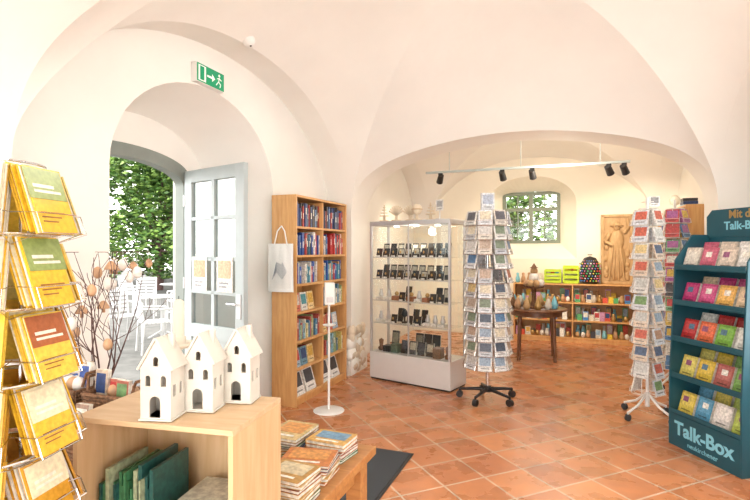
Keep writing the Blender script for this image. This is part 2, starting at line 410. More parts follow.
def card(mb,w,h,t,c,R,pic=None,fine=False):
    """standing item; origin at bottom centre, front is -y"""
    old=mb.M; mb.M=old@R
    if pic is None: pic=random.choice(PALB)
    if fine:
        g='printed_gloss'; k=9; dt=t/k
        for q in range(k):
            ox=random.uniform(-.005,.005); oz=random.uniform(-.002,.006)+q*.0025
            cc=c if q%2==0 else random.choice([(.75,.68,.48),(.70,.66,.58),(.66,.40,.05)])
            mb.bx(-w/2+ox,w/2+ox,q*dt,q*dt+dt*.7,max(0,oz-.006),h+oz,g,cc)
        mode=random.random()
        if mode<.4:
            mb.bx(-w*.32,w*.32,-.0012,0,h*.42,h*.80,g,pic)
            mb.bx(-w*.32,w*.32,-.0016,0,h*.42,h*.55,g,tuple(v*.5 for v in pic))
        elif mode<.75:
            mb.bx(-w*.5,w*.5,-.0012,0,h*.52,h*1.0,g,pic)
            mb.bx(-w*.36,w*.36,-.0016,0,h*.62,h*.66,g,(.78,.72,.6)); mb.bx(-w*.36,w*.2,-.0016,0,h*.70,h*.75,g,(.78,.72,.6))
        else:
            cx,cz=0,h*.62
            pc=random.choice([(.60,.25,.03),(.78,.68,.40),(.45,.10,.03)])
            for q in range(6):
                a=q*pi/3+.3; r=w*.12
                mb.ell((cx+r*math.cos(a),-.0014,cz+r*math.sin(a)),(w*.07,.001,w*.07),g,pc,n=8,m=4)
            mb.ell((cx,-.0016,cz),(w*.05,.001,w*.05),g,(.3,.10,.03),n=8,m=4)
        for q in range(3): mb.bx(-w*.34,w*(.30-.12*q),-.0012,0,h*(.30-.07*q),h*(.32-.07*q),g,(.28,.12,.03))
        mb.M=old; return
    mb.bx(-w/2,w/2,0,t,0,h,'printed',c)
    if t>.008:
        mb.bx(-w/2+.001,w/2+.0006,.0015,t-.0015,.001,h+.0006,'printed',(.78,.74,.66))
    mb.bx(-w*.40,w*.40,-.001,0,h*.35,h*.9,'printed',pic)
    mb.bx(-w*.3,w*.3,-.001,0,h*.14,h*.2,'printed',tuple(max(0,q*.35) for q in c))
    mb.M=old

# ---------------- bookcase ----------------
mb=MB(); W,D,Hh=1.16,.27,2.03; t=.022
zs=[.08,.36,.62,.90,1.17,1.45,1.73]
for x in(t/2,W-t/2): mb.box((x,D/2,Hh/2),(t,D,Hh),'pine_edge')
mb.box((W/2,D-.006,Hh/2),(W-2*t,.01,Hh),'pine'); mb.box((W/2,D/2,Hh-t/2),(W-2*t,D,t),'pine_edge')
for z in zs: mb.box((W/2,D/2,z-t/2),(W-2*t,D-.014,t),'pine_edge')
mb.box((W/2,.03,.03),(W-2*t,.02,.06),'pine'); mb.box((W*.5,D/2,Hh/2),(t,D-.02,Hh-.06),'pine_edge')
bc=mb.make('bookcase',ROOM@T((.30,5.2,0))@RZ(pi/2),.002)
mb=MB(); PB=[(.03,.08,.35),(.02,.1,.3),(.5,.03,.03),(.6,.08,.05),(.75,.72,.68),(.05,.2,.35),(.03,.03,.05)]
for seg,(xa,xb) in enumerate(((t,W/2-t/2),(W/2+t/2,W-t))):
    for i,z in enumerate(zs):
        if i==6: books(mb,xa+.003,xb-.003,z,.18,.25,.03,.17,[(.02,.03,.08),(.03,.06,.2),(.4,.04,.04),(.05,.04,.04),(.1,.2,.4)])
        elif i==5: books(mb,xa+.003,xb-.003,z,.17,.24,.03,.17,PB,gap=.05)
        elif i==4: books(mb,xa+.003,xb-.05,z,.16,.22,.03,.17,[(.5,.04,.04),(.03,.1,.4),(.8,.78,.72),(.1,.3,.4),(.6,.3,.1)],gap=.1)
        elif i in(3,2,1):
            if (i+seg)%2:
                x=xa+.08
                while x<xb-.06:
                    card(mb,.12,.18,.012,random.choice([(.75,.72,.68),(.4,.55,.7),(.8,.6,.3),(.15,.3,.4),(.6,.15,.1)]),T((x,.04,z+.001))@RX(-.15)); x+=.14
                books(mb,xa+.01,xb-.01,z,.12,.16,.15,.08,PALB)
            else: books(mb,xa+.003,xb-.003,z,.14,.22,.03,.17,[(.25,.45,.55),(.1,.25,.4),(.75,.72,.6),(.7,.6,.2),(.5,.1,.08),(.3,.4,.2)],gap=.08)
        else:
            x=xa+.12
            while x<xb-.1:
                card(mb,.2,.24,.015,(.78,.77,.74),T((x,.03,z+.001))@RX(-.3),(.05,.05,.06)); x+=.23
mb.make('bookcase_books',ROOM@T((.30,5.2,0))@RZ(pi/2))

# tote bag on bookcase side
mb=MB(); vs=[];fs=[]; nx,nz=10,12; w,h=.27,.46
for sgn in(-1,1):
    for j in range(nz+1):
        for i in range(nx+1):
            u=i/nx-.5; v=j/nz
            bul=.022*math.cos(u*pi)*math.sin(min(1,(1-v)*1.3)*pi/1.6+.1)
            vs.append((u*w*(1+.05*(1-v)),-.028+sgn*bul+.004*math.sin(u*20+v*3),v*h))
m2=(nx+1)*(nz+1)
for k in(0,1):
    for j in range(nz):
        for i in range(nx):
            a=k*m2+j*(nx+1)+i; fs.append((a,a+1,a+nx+2,a+nx+1))
for i in range(nx): fs.append((i,i+1,m2+i+1,m2+i))
for j in range(nz):
    for i in(0,nx):
        a=j*(nx+1)+i; fs.append((a,a+nx+1,m2+a+nx+1,m2+a))
mb.add(vs,fs,'canvas',smooth=True)
mb.tube([(-.07,-.03,h-.01),(-.04,-.025,h+.12),(0,-.015,h+.17),(.04,-.025,h+.12),(.07,-.03,h-.01)],.006,6,'canvas')
mb.cyl((0,0,h+.165),(0,-.03,h+.165),.005,mat='silver')
for k in range(5):
    mb.tube([(-.08+.01*k,-.056,.12+.03*k),(-.03,-.057,.2+.02*k),(.03,-.057,.13+.03*k),(.08-.01*k,-.056,.2+.02*k)],.0025,4,'carblue')
mb.make('tote_bag',ROOM@T((.15,5.198,1.10)))

# ---------------- glass display case ----------------
mb=MB(); W,D,Hh=1.05,.38,1.83; pl=.32; f=.026
mb.bx(0,W,0,D,.02,pl,'plinth'); mb.bx(.01,W-.01,.01,D-.01,0,.02,'black')
mb.bx(0,W,0,D,Hh-.05,Hh,'silver')
for x in(f/2,W-f/2):
    for y in(f/2,D-f/2): mb.box((x,y,(pl+Hh-.05)/2),(f,f,Hh-.05-pl),'silver')
mb.box((W/2,f/2,(pl+Hh-.05)/2),(.012,.02,Hh-.05-pl),'silver')
SH=[.66,.92,1.17,1.42]
for z in SH: mb.bx(.015,W-.015,.03,D-.02,z-.008,z,'glass'); mb.bx(.012,W-.012,.026,.032,z-.009,z+.001,'silver')
mb.bx(f,W-f,.006,.01,pl,Hh-.05,'glass'); mb.bx(W-.012,W-.008,f,D-f,pl,Hh-.05,'glass'); mb.bx(.008,.012,f,D-f,pl,Hh-.05,'glass'); mb.bx(f,W-f,D-.012,D-.008,pl,Hh-.05,'glass')
mb.cyl((W/2+.03,-.004,.9),(W/2+.03,.004,.9),.012,mat='chrome')
for x in(.25,.52,.8): mb.cyl((x,D/2,Hh-.052),(x,D/2,Hh-.06),.03,mat='lampglow')
DC=T((-.06,5.86,0))@RZ(math.atan2(-.59,.81))
mb.make('display_case',DC,.002)
mb=MB()
def bust(x,y,z,h):
    mb.lathe((x,y,z+.001),[(0,0),(.04,0),(.035,.01),(.012,.02),(.012,h*.4),(.045,h*.6),(.03,h*.85),(.014,h),(0,h)],14,'black')
for li,z in enumerate([pl]+SH):
    x=.08
    while x<W-.07:
        r=random.random()
        z1=z+.002
        if li==0:
            if r<.5: mb.bx(x-.045,x+.045,.06,.16,z1,z1+random.uniform(.05,.16),'printed',random.choice([(.03,.03,.03),(.1,.14,.1),(.2,.12,.07),(.05,.05,.09)]))
            elif r<.85: card(mb,.09,.15,.02,(.05,.05,.05),T((x,.10,z1))@RX(-.2),random.choice([(.5,.45,.35),(.1,.1,.12),(.3,.35,.4)]))
            else: mb.lathe((x,.12,z1),[(0,0),(.03,0),(.04,.03),(.02,.05),(.03,.12),(0,.14)],14,'brownwood')
            if random.random()<.7: card(mb,.1,.22,.02,(.04,.04,.05),T((x,.24,z1))@RX(-.15),random.choice([(.3,.28,.22),(.05,.05,.05)]))
            x+=.11
        else:
            if li>=3 or r<.4:
                for yy in(.07,.2):
                    card(mb,.08,.10 if yy<.1 else .16,.012,(.02,.02,.022),T((x,yy,z1))@RX(-.25),random.choice([(.03,.03,.03),(.5,.48,.4),(.03,.03,.03)]))
                mb.ell((x,.06,z1+.055),(.012,.004,.016),'gold',n=8,m=5)
                mb.bx(x-.02,x+.02,.045,.06,z1,z1+.018,'printed',(.85,.83,.8))
            elif r<.6: bust(x,.14,z1,.16)
            elif r<.8:
                mb.bx(x-.04,x+.04,.07,.16,z1,z1+.03,'printed',(.8,.78,.74)); mb.lathe((x,.12,z1+.03),[(0,0),(.02,0),(.03,.03),(.015,.07),(.02,.09)],12,'silver')
            else: mb.bx(x-.04,x+.04,.07,.16,z1,z1+.05,'printed',(.35,.15,.08)); mb.ell((x,.12,z1+.075),.025,'gold')
            x+=random.uniform(.092,.112)
mb.make('jewellery_display',DC)
def fan(x,y,k):
    mb=MB(); mb.M=Matrix.Scale(1.15,4)
    mb.lathe((0,0,0),[(0,0),(.05,0),(.05,.015),(.015,.02),(.015,.06),(0,.06)],16,'lightwood')
    if k==0:
        for i in range(9):
            a=math.radians(-60+15*i); R=T((0,0,.06))@RY(a); mb.box((0,0,.05),(.016,.006,.10),'lightwood',R=R)
    elif k==1:
        for z,w in((.06,.10),(.09,.08),(.12,.055),(.145,.03)):
            mb.lathe((0,0,z),[(0,0),(w/2,0),(w/2,.006),(.006,.008),(.006,.03)],16,'lightwood')
    else:
        mb.ell((0,0,.11),(.05,.05,.055),'lightwood'); mb.torus((0,0,.11),.052,.004,mat='gold')
    mb.make('wooden_ornament',DC@T((x,y,1.831)))
fan(.10,.15,1); fan(.27,.15,0); fan(.43,.2,0); fan(.57,.12,2); fan(.70,.2,1)
mb=MB(); mb.cyl((0,0,0),(0,0,.012),.05,mat='silver'); mb.cyl((0,0,.012),(0,0,.2),.006,mat='silver'); card(mb,.09,.12,.006,(.8,.8,.78),T((0,-.006,.1)),(.4,.4,.4)); mb.make('price_sign_holder',DC@T((.85,.14,1.831)))

# ---------------- spinner racks ----------------
def spinner(loc,n,rows,rad,z0,dz,cw,ch,ct,pal,pics,rot=0,tilt=.25,base='caster',baser=.28,top=.1,metal='chrome',fine=False):
    mb=MB(); z1=z0+rows*dz
    mb.cyl((0,0,.1),(0,0,z1+top),.014,mat=metal)
    if base=='caster':
        mb.cyl((0,0,.08),(0,0,.14),.035,mat='black')
        for k in range(5):
            a=k*2*pi/5+.3; c,s_=math.cos(a),math.sin(a)
            mb.tube([(0,0,.11),(baser*c,baser*s_,.085)],[.02,.013],8,'black')
            mb.cyl((baser*c-.02*s_,baser*s_+.02*c,.034),(baser*c+.02*s_,baser*s_-.02*c,.034),.034,mat='black',n=16)
            mb.cyl((baser*c,baser*s_,.06),(baser*c,baser*s_,.09),.01,mat='black')
        mb.cyl((0,0,.12),(0,0,z0),.018,mat='chrome')
    else:
        for k in range(4):
            a=k*pi/2+.4; c,s_=math.cos(a),math.sin(a)
            mb.tube([(0,0,.22),(baser*.5*c,baser*.5*s_,.12),(baser*c,baser*s_,.07)],.011,8,'white')
            mb.cyl((baser*c-.012*s_,baser*s_+.012*c,.03),(baser*c+.012*s_,baser*s_-.012*c,.03),.03,mat='darkgrey',n=14)
            mb.cyl((baser*c,baser*s_,.04),(baser*c,baser*s_,.08),.008,mat='white')
        mb.cyl((0,0,.1),(0,0,z0),.02,mat='white')
    for r in range(rows):
        z=z0+r*dz
        mb.torus((0,0,z),rad-.015,.0025,16,4,metal)
        for k in range(n):
            a=rot+k*2*pi/n
            R=RZ(a+pi/2)@T((0,-rad,z+.004))@RX(-tilt)
            tt=ct*random.uniform(.6,1.15)
            c=random.choice(pal)
            if random.random()<.96: card(mb,cw,ch*random.uniform(.92,1.05),tt,c,R@T((random.uniform(-.003,.003),0,0)),random.choice(pics),fine)
            old=mb.M; mb.M=R
            hw=cw/2+.006; wr=.0012 if fine else .0018
            mb.tube([(-hw,ct*1.2,ch*.45),(-hw,-.006,ch*.28),(hw,-.006,ch*.28),(hw,ct*1.2,ch*.45)],wr,4,metal)
            mb.tube([(-hw,-.006,ch*.28),(-hw,-.006,-.003),(hw,-.006,-.003),(hw,-.006,ch*.28)],wr,4,metal)
            mb.tube([(-hw,-.006,-.003),(-hw,ct*1.3,-.003),(hw,ct*1.3,-.003),(hw,-.006,-.003)],wr,4,metal)
            mb.M=old
    for k in range(n):
        a=rot+k*2*pi/n; rr=rad-ct*1.6-.01
        mb.tube([(0,0,z0),(rr*math.cos(a),rr*math.sin(a),z0),(rr*math.cos(a),rr*math.sin(a),z1),(0,0,z1)],.003,5,metal)
    mb.torus((0,0,z1),rad*.6,.003,20,5,metal)
    return mb,T(loc),z1
pg=[(.70,.69,.67),(.66,.68,.72),(.65,.61,.55),(.74,.74,.74),(.5,.52,.56)]
pic1=[(.28,.36,.46),(.45,.35,.28),(.12,.12,.14),(.5,.38,.3),(.6,.58,.56),(.2,.25,.18),(.08,.1,.14),(.65,.58,.45),(.1,.2,.35),(.4,.12,.08),(.55,.42,.2)]
mb,mw,z1=spinner((1.13,5.02,0),9,11,.235,.33,.141,.132,.15,.016,pg,pic1,rot=.2)
card(mb,.13,.17,.05,(.7,.72,.75),T((0,-.02,z1+.02)),(.4,.45,.55))
mb.make('postcard_spinner_rack',mw)
mb,mw,z1=spinner((2.44,4.48,0),4,11,.12,.22,.15,.13,.14,.014,[(.75,.75,.73),(.68,.72,.78),(.75,.62,.5)],[(.5,.3,.2),(.3,.4,.5),(.6,.62,.6),(.6,.15,.1),(.75,.6,.3),(.1,.15,.25),(.2,.35,.15)],rot=.55,base='white',baser=.24,metal='white')
mb.torus((0,0,z1+.06),.05,.003,20,5,'white'); card(mb,.09,.09,.006,(.85,.85,.83),T((.06,-.01,z1+.02)),(.3,.3,.3))
mb.make('postcard_spinner_rack',mw)
cp=[(.6,.1,.1),(.1,.25,.5),(.7,.5,.1),(.15,.4,.2),(.75,.72,.65),(.45,.15,.4),(.1,.1,.12)]
mb,mw,z1=spinner((3.25,5.42,0),5,11,.13,.22,.157,.13,.145,.014,cp,cp,rot=.2,base='white',baser=.2,metal='white')
mb.make('postcard_spinner_rack',mw)
yl=[(.70,.42,.03),(.68,.34,.02),(.72,.48,.06),(.70,.56,.18),(.56,.28,.03),(.68,.62,.48)]
yp=[(.68,.38,.03),(.70,.60,.34),(.58,.24,.03),(.35,.10,.03),(.72,.64,.44),(.25,.32,.10),(.22,.12,.05),(.40,.45,.50),(.60,.45,.32)]
mb,mw,z1=spinner((-.86,1.12,0),6,9,.17,.27,.158,.105,.150,.055,yl,yp,rot=-.12,tilt=.32,base='white',baser=.18,metal='chrome',fine=True)
mb.make('greeting_card_spinner_rack',mw)

# ---------------- blue card stand ----------------
A=Vector((2.29,3.9,0)); Bp=Vector((2.40,3.27,0)); d=Bp-A; L=d.length
BS=T(A)@RZ(math.atan2(d.y,d.x))
mb=MB(); D=.36
def side(x0,x1):
    P=[(0,0),(D,0),(D,1.62),(D-.16,1.62),(.05,1.42),(0,.5)]
    n=len(P); vs=[(x0,p[0],p[1]) for p in P]+[(x1,p[0],p[1]) for p in P]
    mb.add(vs,[tuple(range(n)),tuple(reversed(range(n,2*n)))]+[(i,n+i,n+(i+1)%n,(i+1)%n) for i in range(n)],'teal')
side(0,.015); side(L-.015,L)
mb.bx(.015,L-.015,D-.012,D,.0,1.62,'teal')
mb.bx(.015,L-.015,0,.012,0,.25,'teal')
tiers=[.25,.53,.81,1.09,1.36]
for i,z in enumerate(tiers):
    mb.bx(.015,L-.015,.0+.01*i,D-.012,z-.012,z,'teal'); mb.bx(.015,L-.015,.0+.01*i,.008+.01*i,z,z+.03,'teal')
hd=[(0,1.60),(0,1.76),(.05,1.81),(L-.05,1.81),(L,1.76),(L,1.60)]
mb.prism(hd,D-.02,D-.008,'teal')
bs=mb.make('card_display_stand',BS,.002)
mb=MB()
tcx=[[(.75,.6,.1),(.1,.35,.55),(.8,.75,.7),(.5,.6,.1)],[(.75,.65,.15),(.7,.5,.05),(.45,.12,.1),(.2,.4,.08)],[(.55,.03,.03),(.75,.15,.05),(.2,.45,.05),(.8,.8,.75)],[(.55,.03,.18),(.65,.08,.25),(.8,.45,.1),(.8,.6,.4)],[(.75,.7,.62),(.6,.12,.2),(.7,.6,.5),(.8,.78,.75)]]
for i,z in enumerate(tiers):
    for k in range(4):
        for row,yy in((0,.06+.01*i),(1,.20+.01*i)):
            c=tcx[i][k] if row==0 else random.choice(tcx[i])
            c=tuple(q*.82 for q in c)
            x=.09+k*(L-.16)/3.05
            card(mb,.135,.165+.045*row,.045,c,T((x,yy,z+.002))@RX(-.32)@RZ(random.uniform(-.04,.04)),tuple(min(.9,q*1.15+.05) for q in c))
            if row==0: mb.M=T((x,yy,z+.002))@RX(-.32); mb.box((random.uniform(-.02,.02),-.002,.11),(.05,.001,.04),'printed',random.choice([(.85,.82,.75),(.3,.1,.2),(.1,.2,.3)])); mb.M=Matrix()
mb.make('boxed_card_sets',BS)
text('label_text','Talk-Box',.14,BS@T((L/2,-.0015,.14))@RX(pi/2),'skyblue',bs,bold=.004)
text('label_subtext','neukirchener',.05,BS@T((L/2,-.0015,.05))@RX(pi/2),'skyblue',bs)
text('header_text','Mit dir',.085,BS@T((L/2,D-.0225,1.765))@RX(pi/2),'gold',bs,bold=.002)
text('header_subtext','Talk-Box',.085,BS@T((L/2,D-.0225,1.68))@RX(pi/2),'skyblue',bs,bold=.002)

# ---------------- hand sanitizer stand, doormat ----------------
mb=MB(); mb.lathe((0,0,0),[(0,0),(.145,0),(.145,.008),(.13,.014),(.02,.02),(0,.02)],32,'white')
mb.cyl((0,0,.015),(0,0,1.2),.011,mat='white')
mb.lathe((0,-.05,.80),[(0,0),(.05,0),(.065,.014),(.06,.014),(.048,.004),(0,.004)],24,'white'); mb.cyl((0,-.05,.803),(0,0,.803),.006,mat='white')
mb.bx(-.045,.045,-.09,-.01,1.0,1.2,'white'); mb.bx(-.03,.03,-.1,-.088,1.02,1.07,'silver'); mb.cyl((0,-.07,.985),(0,-.07,1.0),.008,mat='silver')
mb.make('hand_sanitizer_stand',T((-.43,4.66,0))@RZ(.2),.004)
mb=MB(); mb.bx(.6,1.63,3.42,4.55,0.001,.011,'darkgrey'); mb.bx(.58,1.65,3.40,4.57,.001,.007,'black'); mb.make('doormat',ROOM)

# ---------------- foreground table ----------------
mb=MB(); e0,e1,s0,s1,zt=.50,1.93,1.96,3.07,.65
mb.bx(e0,e1,s0,s1,zt-.035,zt,'tablewood')
for ee in(e0+.07,e1-.07): mb.bx(ee-.012,ee+.012,s0+.07,s1-.07,zt-.13,zt-.035,'tablewood')
for ss in(s0+.07,s1-.07): mb.bx(e0+.07,e1-.07,ss-.012,ss+.012,zt-.13,zt-.035,'tablewood')
for ee in(e0+.065,e1-.065):
    for ss in(s0+.065,s1-.065): mb.bx(ee-.035,ee+.035,ss-.035,ss+.035,0,zt-.035,'tablewood')
mb.make('display_table',ROOM,.004)
CR=T((-.345,1.215,.651))@RZ(math.radians(-13))
mb=MB(); e0,e1,s0,s1,z0,z1=-.465,0,0,.285,0,.409; t=.014
mb.bx(e0,e1,s0,s1,z1-t,z1,'plytop'); mb.bx(e0,e1,s0,s1,z0,z0+t,'plywood')
mb.bx(e0,e0+t,s0,s1,z0+t,z1-t,'plywood'); mb.bx(e1-t,e1,s0,s1,z0+t,z1-t,'plywood'); mb.bx(e0+t,e1-t,s1-.008,s1,z0+t,z1-t,'plywood')
mb.make('wooden_crate',CR,.0015)
mb=MB(); mb.M=T((-.44,.05,t))
books(mb,0,.18,0.001,.19,.26,0,.16,[(.02,.10,.04),(.05,.18,.08),(.02,.09,.08),(.35,.4,.25)],tmin=.006,tmax=.014)
mb.M=T((-.22,.05,t))
for k in range(8): mb.box((.09,.09,.011+k*.02),(.17,.19,.018),'printed',random.choice([(.1,.3,.15),(.6,.6,.5),(.4,.2,.1),(.7,.65,.5)]),R=RZ(random.uniform(-.03,.03)))
mb.make('crate_books',CR)

def evalbool(ob,cut):
    m=ob.modifiers.new('b','BOOLEAN'); m.operation='DIFFERENCE'; m.object=cut; m.solver='EXACT'
    dg=bpy.context.evaluated_depsgraph_get(); dg.update()
    me=bpy.data.meshes.new_from_object(ob.evaluated_get(dg)); ob.modifiers.remove(m); ob.data=me
    bpy.data.objects.remove(cut)
def house(x,y,k):
    w,dp,hw,hr=.082,.072,.135,.205
    mb=MB(); mb.prism([(-w/2,0),(w/2,0),(w/2,hw),(0,hr),(-w/2,hw)],-dp/2,dp/2,'ceramic')
    ob=mb.make('ceramic_house',Matrix())
    c=MB(); q=.005; c.prism([(-w/2+q,q),(w/2-q,q),(w/2-q,hw-q*.5),(0,hr-q*1.6),(-w/2+q,hw-q*.5)],-dp/2+q,dp/2-q,'ceramic'); evalbool(ob,c.make('c',Matrix()))
    def cutp(p,y0,y1):
        c=MB(); c.prism(list(reversed(p)),y0,y1,'ceramic'); evalbool(ob,c.make('c',Matrix()))
    def ac(x,z0,wd,ht): cutp(arch(x-wd/2,x+wd/2,z0,z0+ht-wd/2,z0+ht,8),-dp/2-.01,-dp/2+.02)
    ac(-.002,.008,.030,.055)
    ac(-.021,.088,.014,.028); ac(.021,.088,.014,.028); ac(0,.140,.014,.024)
    for yy in(-.017,.017):
        c=MB(); c.bx(w/2-.012,w/2+.01,yy-.007,yy+.007,.06,.090,'ceramic'); evalbool(ob,c.make('c',Matrix()))
    ob.matrix_world=CR@T((x,y,.411))@RZ(k)
    r=MB(); a=math.atan2(hr-hw,w/2); sl=math.hypot(hr-hw,w/2)+.012
    for sg in(-1,1):
        r.box((0,0,0),(sl,dp+.010,.006),'ceramic',R=T((sg*(w/4+.004),0,(hw+hr)/2+.001))@RY(sg*a))
    r.bx(.010,.024,.008,.022,hr-.03,hr+.012,'ceramic')
    r.bx(-w/2-.004,w/2+.004,-dp/2-.004,dp/2+.004,0,.005,'ceramic')
    r.make('roof',ob.matrix_world,.0015,parent=ob)
house(-.230,.050,.12); house(-.163,.137,.10); house(-.100,.232,.08)

# candle holder
mb=MB(); mb.lathe((0,0,0),[(0,0),(.07,0),(.07,.008),(.03,.02),(.012,.04),(.010,.25),(.016,.28),(.010,.31),(.010,.48),(.02,.49),(.05,.493),(.055,.51),(.05,.51),(.024,.5),(.026,.53),(.02,.53),(0,.53)],24,'wax')
mb.lathe((0,0,.53),[(0.019,-.02),(.0185,.13),(.008,.137),(0,.138)],16,'wax'); mb.cyl((0,0,.665),(0,0,.68),.0014,mat='black',n=6)
mb.make('candle_holder',ROOM@T((1.37,2.50,.651)))
def stack(e,s,w,d,n,rot,pal,th=.012):
    mb=MB(); z=0
    for k in range(n):
        t=th*random.uniform(.7,1.3); R=RZ(random.uniform(-.1,.1))
        c=random.choice(pal)
        mb.box((0,0,z+t/2),(w,d,t-.0015),'printed',(.75,.72,.65),R=R)
        mb.box((0,0,z+t-.001),(w+.004,d+.004,.0016),'printed',c,R=R); mb.box((0,0,z+.001),(w+.004,d+.004,.0016),'printed',c,R=R); mb.box((-w/2-.001,0,z+t/2),(.002,d+.004,t),'printed',c,R=R)
        z+=t
    mb.box((0,d*.12,z+.0005),(w*.8,d*.55,.001),'printed',random.choice([(.2,.35,.15),(.6,.28,.08),(.6,.52,.35),(.15,.3,.45),(.35,.08,.05)]),R=R)
    mb.box((0,-d*.33,z+.0005),(w*.6,d*.08,.001),'printed',(.8,.78,.73),R=R)
    mb.make('book_stack',ROOM@T((e,s,.651))@RZ(rot))
PS=[(.45,.26,.07),(.42,.06,.03),(.06,.16,.06),(.55,.42,.2),(.04,.06,.12),(.5,.18,.05),(.25,.07,.03),(.6,.36,.1)]
stack(1.60,2.92,.15,.20,7,.1,PS,.011); stack(1.79,2.92,.17,.13,6,-.1,PS); stack(1.79,2.72,.19,.15,6,.1,PS); stack(1.83,2.52,.15,.14,8,0,PS); stack(1.57,2.68,.15,.2,5,.2,PS)

# branch arrangement
mb=MB(); mb.lathe((0,0,0),[(0,0),(.06,0),(.085,.06),(.08,.14),(.045,.2),(.05,.23),(.042,.23),(.036,.2),(.03,.19),(0,.19)],24,'ceramic')
random.seed(21)
tips=[]
def branch(p,dr,L,r,dep):
    pts=[p]; q=Vector(p); dd=Vector(dr).normalized(); n=6; rs=[r]
    for k in range(n):
        dd=(dd+Vector((random.uniform(-.2,.2),random.uniform(-.2,.2),random.uniform(-.08,.14)))).normalized(); q=q+dd*L/n
        q.x=max(-.42,min(.10,q.x)); q.z=min(.84,q.z)
        pts.append(tuple(q)); rs.append(max(.0014,r*(1-.8*(k+1)/n)))
        if dep>0 and k>0 and random.random()<.7:
            sd=(dd+Vector((random.uniform(-1,1),random.uniform(-1,1),random.uniform(-.2,.5)))).normalized(); branch(tuple(q),sd,L*.45,rs[-1]*.7,dep-1)
    mb.tube(pts,rs,5,'bark'); tips.append(pts[-1]); tips.append(pts[-2]); tips.append(pts[-4])
for k in range(8):
    a=k*.8+.3; branch((.01*math.cos(a),.01*math.sin(a),.18),(math.cos(a)*.45-.15,math.sin(a)*.55-.1,1.0),random.uniform(.46,.70),.005,2)
random.shuffle(tips)
cnt=0; used=[]
for tp in tips:
    if cnt>=30: break
    if tp[2]<.33 or any((Vector(tp)-u).length<.07 for u in used): continue
    used.append(Vector(tp))
    cnt+=1; l=random.uniform(.02,.07)
    mb.cyl(tp,(tp[0],tp[1],tp[2]-l),.0008,n=4,mat='white')
    k=cnt%4; c=(tp[0],tp[1],tp[2]-l-.028)
    if k==0: mb.ell(c,(.019,.019,.026),'eggbrown')
    elif k==1: mb.ell(c,(.021,.021,.029),'eggwhite')
    elif k==2: mb.lathe((c[0],c[1],c[2]-.02),[(0,.05),(.012,.045),(.03,.015),(.028,.01),(.008,.012),(.008,-.01),(0,-.01)],14,'eggbrown')
    else: mb.ell(c,(.017,.017,.028),'eggwhite'); mb.cyl((c[0],c[1],c[2]+.02),(c[0],c[1],c[2]+.03),.008,mat='gold',n=8)
mb.make('easter_branch_vase',ROOM@T((.76,2.68,.651)))
random.seed(5)
def basket(e,s,w,d,h,z=.651):
    mb=MB()
    for k in range(int(h/.014)):
        f=.85+.15*k*.014/h
        P=[(-w/2*f,-d/2*f),(w/2*f,-d/2*f),(w/2*f,d/2*f),(-w/2*f,d/2*f)]; P.append(P[0])
        mb.tube([(p[0],p[1],.008+k*.014) for p in P],.0085,6,'wicker')
    mb.bx(-w*.42,w*.42,-d*.42,d*.42,0,.01,'wicker')
    for sx in(-1,1): mb.tube([(sx*w/2,-.04,h),(sx*(w/2+.01),-.03,h+.05),(sx*(w/2+.01),.03,h+.05),(sx*w/2,.04,h)],.006,6,'wicker')
    x=-w*.36
    while x<w*.36:
        card(mb,.06,h+random.uniform(.02,.07),.02,random.choice([(.5,.4,.3),(.3,.2,.15),(.65,.62,.58),(.2,.25,.3),(.4,.12,.08)]),T((x,random.uniform(-d*.3,d*.1),.012))@RX(-.1)); x+=.065
    for q in range(6): mb.ell((random.uniform(-w*.3,w*.3),random.uniform(0,d*.3),h*.9),(.03,.025,.03),random.choice(['eggbrown','eggwhite']))
    mb.make('wicker_basket',ROOM@T((e,s,z)))
mb=MB()
mb.bx(0,.52,0,.17,0,.14,'brownwood'); mb.bx(0,.52,.171,.34,0,.24,'brownwood'); mb.make('display_riser',ROOM@T((.72,2.22,.651)),.003)
basket(.86,2.305,.22,.15,.09,.792); basket(1.11,2.305,.22,.15,.08,.792)
basket(.85,2.475,.22,.14,.08,.892); basket(1.10,2.475,.22,.14,.07,.892)
basket(1.16,2.82,.26,.22,.2)

# ---------------- wall fittings ----------------
mb=MB(); mb.bx(0,.05,-.165,.165,0,.15,'white'); mb.bx(.05,.052,-.16,.16,.005,.145,'signgreen')
mb.bx(.052,.053,-.145,-.06,.015,.135,'signwhite')
mb.add([(.0535,-.128,.022),(.0535,-.08,.022),(.0535,-.08,.128),(.0535,-.128,.128)],[(0,1,2,3)],'signgreen')
mb.bx(.052,.053,-.045,.02,.066,.082,'signwhite'); mb.add([(.053,.012,.042),(.053,.05,.074),(.053,.012,.106)],[(0,1,2)],'signwhite')
mb.M=T((.0525,.10,.075))@Matrix.Scale(.85,4)
mb.cyl((0,0,.05),(.001,0,.05),.014,mat='signwhite')
for p in([(0,0,.03),(0,-.01,-.01)],[(0,-.01,-.01),(0,.02,-.03),(0,.01,-.06)],[(0,-.01,-.01),(0,-.03,-.03),(0,-.045,-.05)],[(0,0,.025),(0,.03,.01)],[(0,0,.025),(0,-.03,.015)]): mb.tube(p,.005,6,'signwhite')
mb.make('exit_sign',ROOM@T((0.001,4.29,2.80)))
def vz(s,e):
    for (s0,s1,rc,a,b,c) in BAYS:
        if s0<=s<=s1: return zf((e-EC)/EH,(s-(s0+s1)/2)/((s1-s0)/2),rc,a,b,c)
mb=MB(); mb.lathe((0,0,0),[(0,-.045),(.03,-.045),(.045,-.02),(.05,-.015),(.055,0.02)],24,'white'); mb.cyl((0,0,-.046),(0,0,-.05),.008,mat='black')
zz=vz(4.40,.33); mb.make('smoke_detector',ROOM@T((.33,4.40,zz))@RY(-.45))
zt=2.62
mb=MB(); mb.bx(.75,3.45,8.185,8.215,zt,zt+.03,'paint_white_grey')
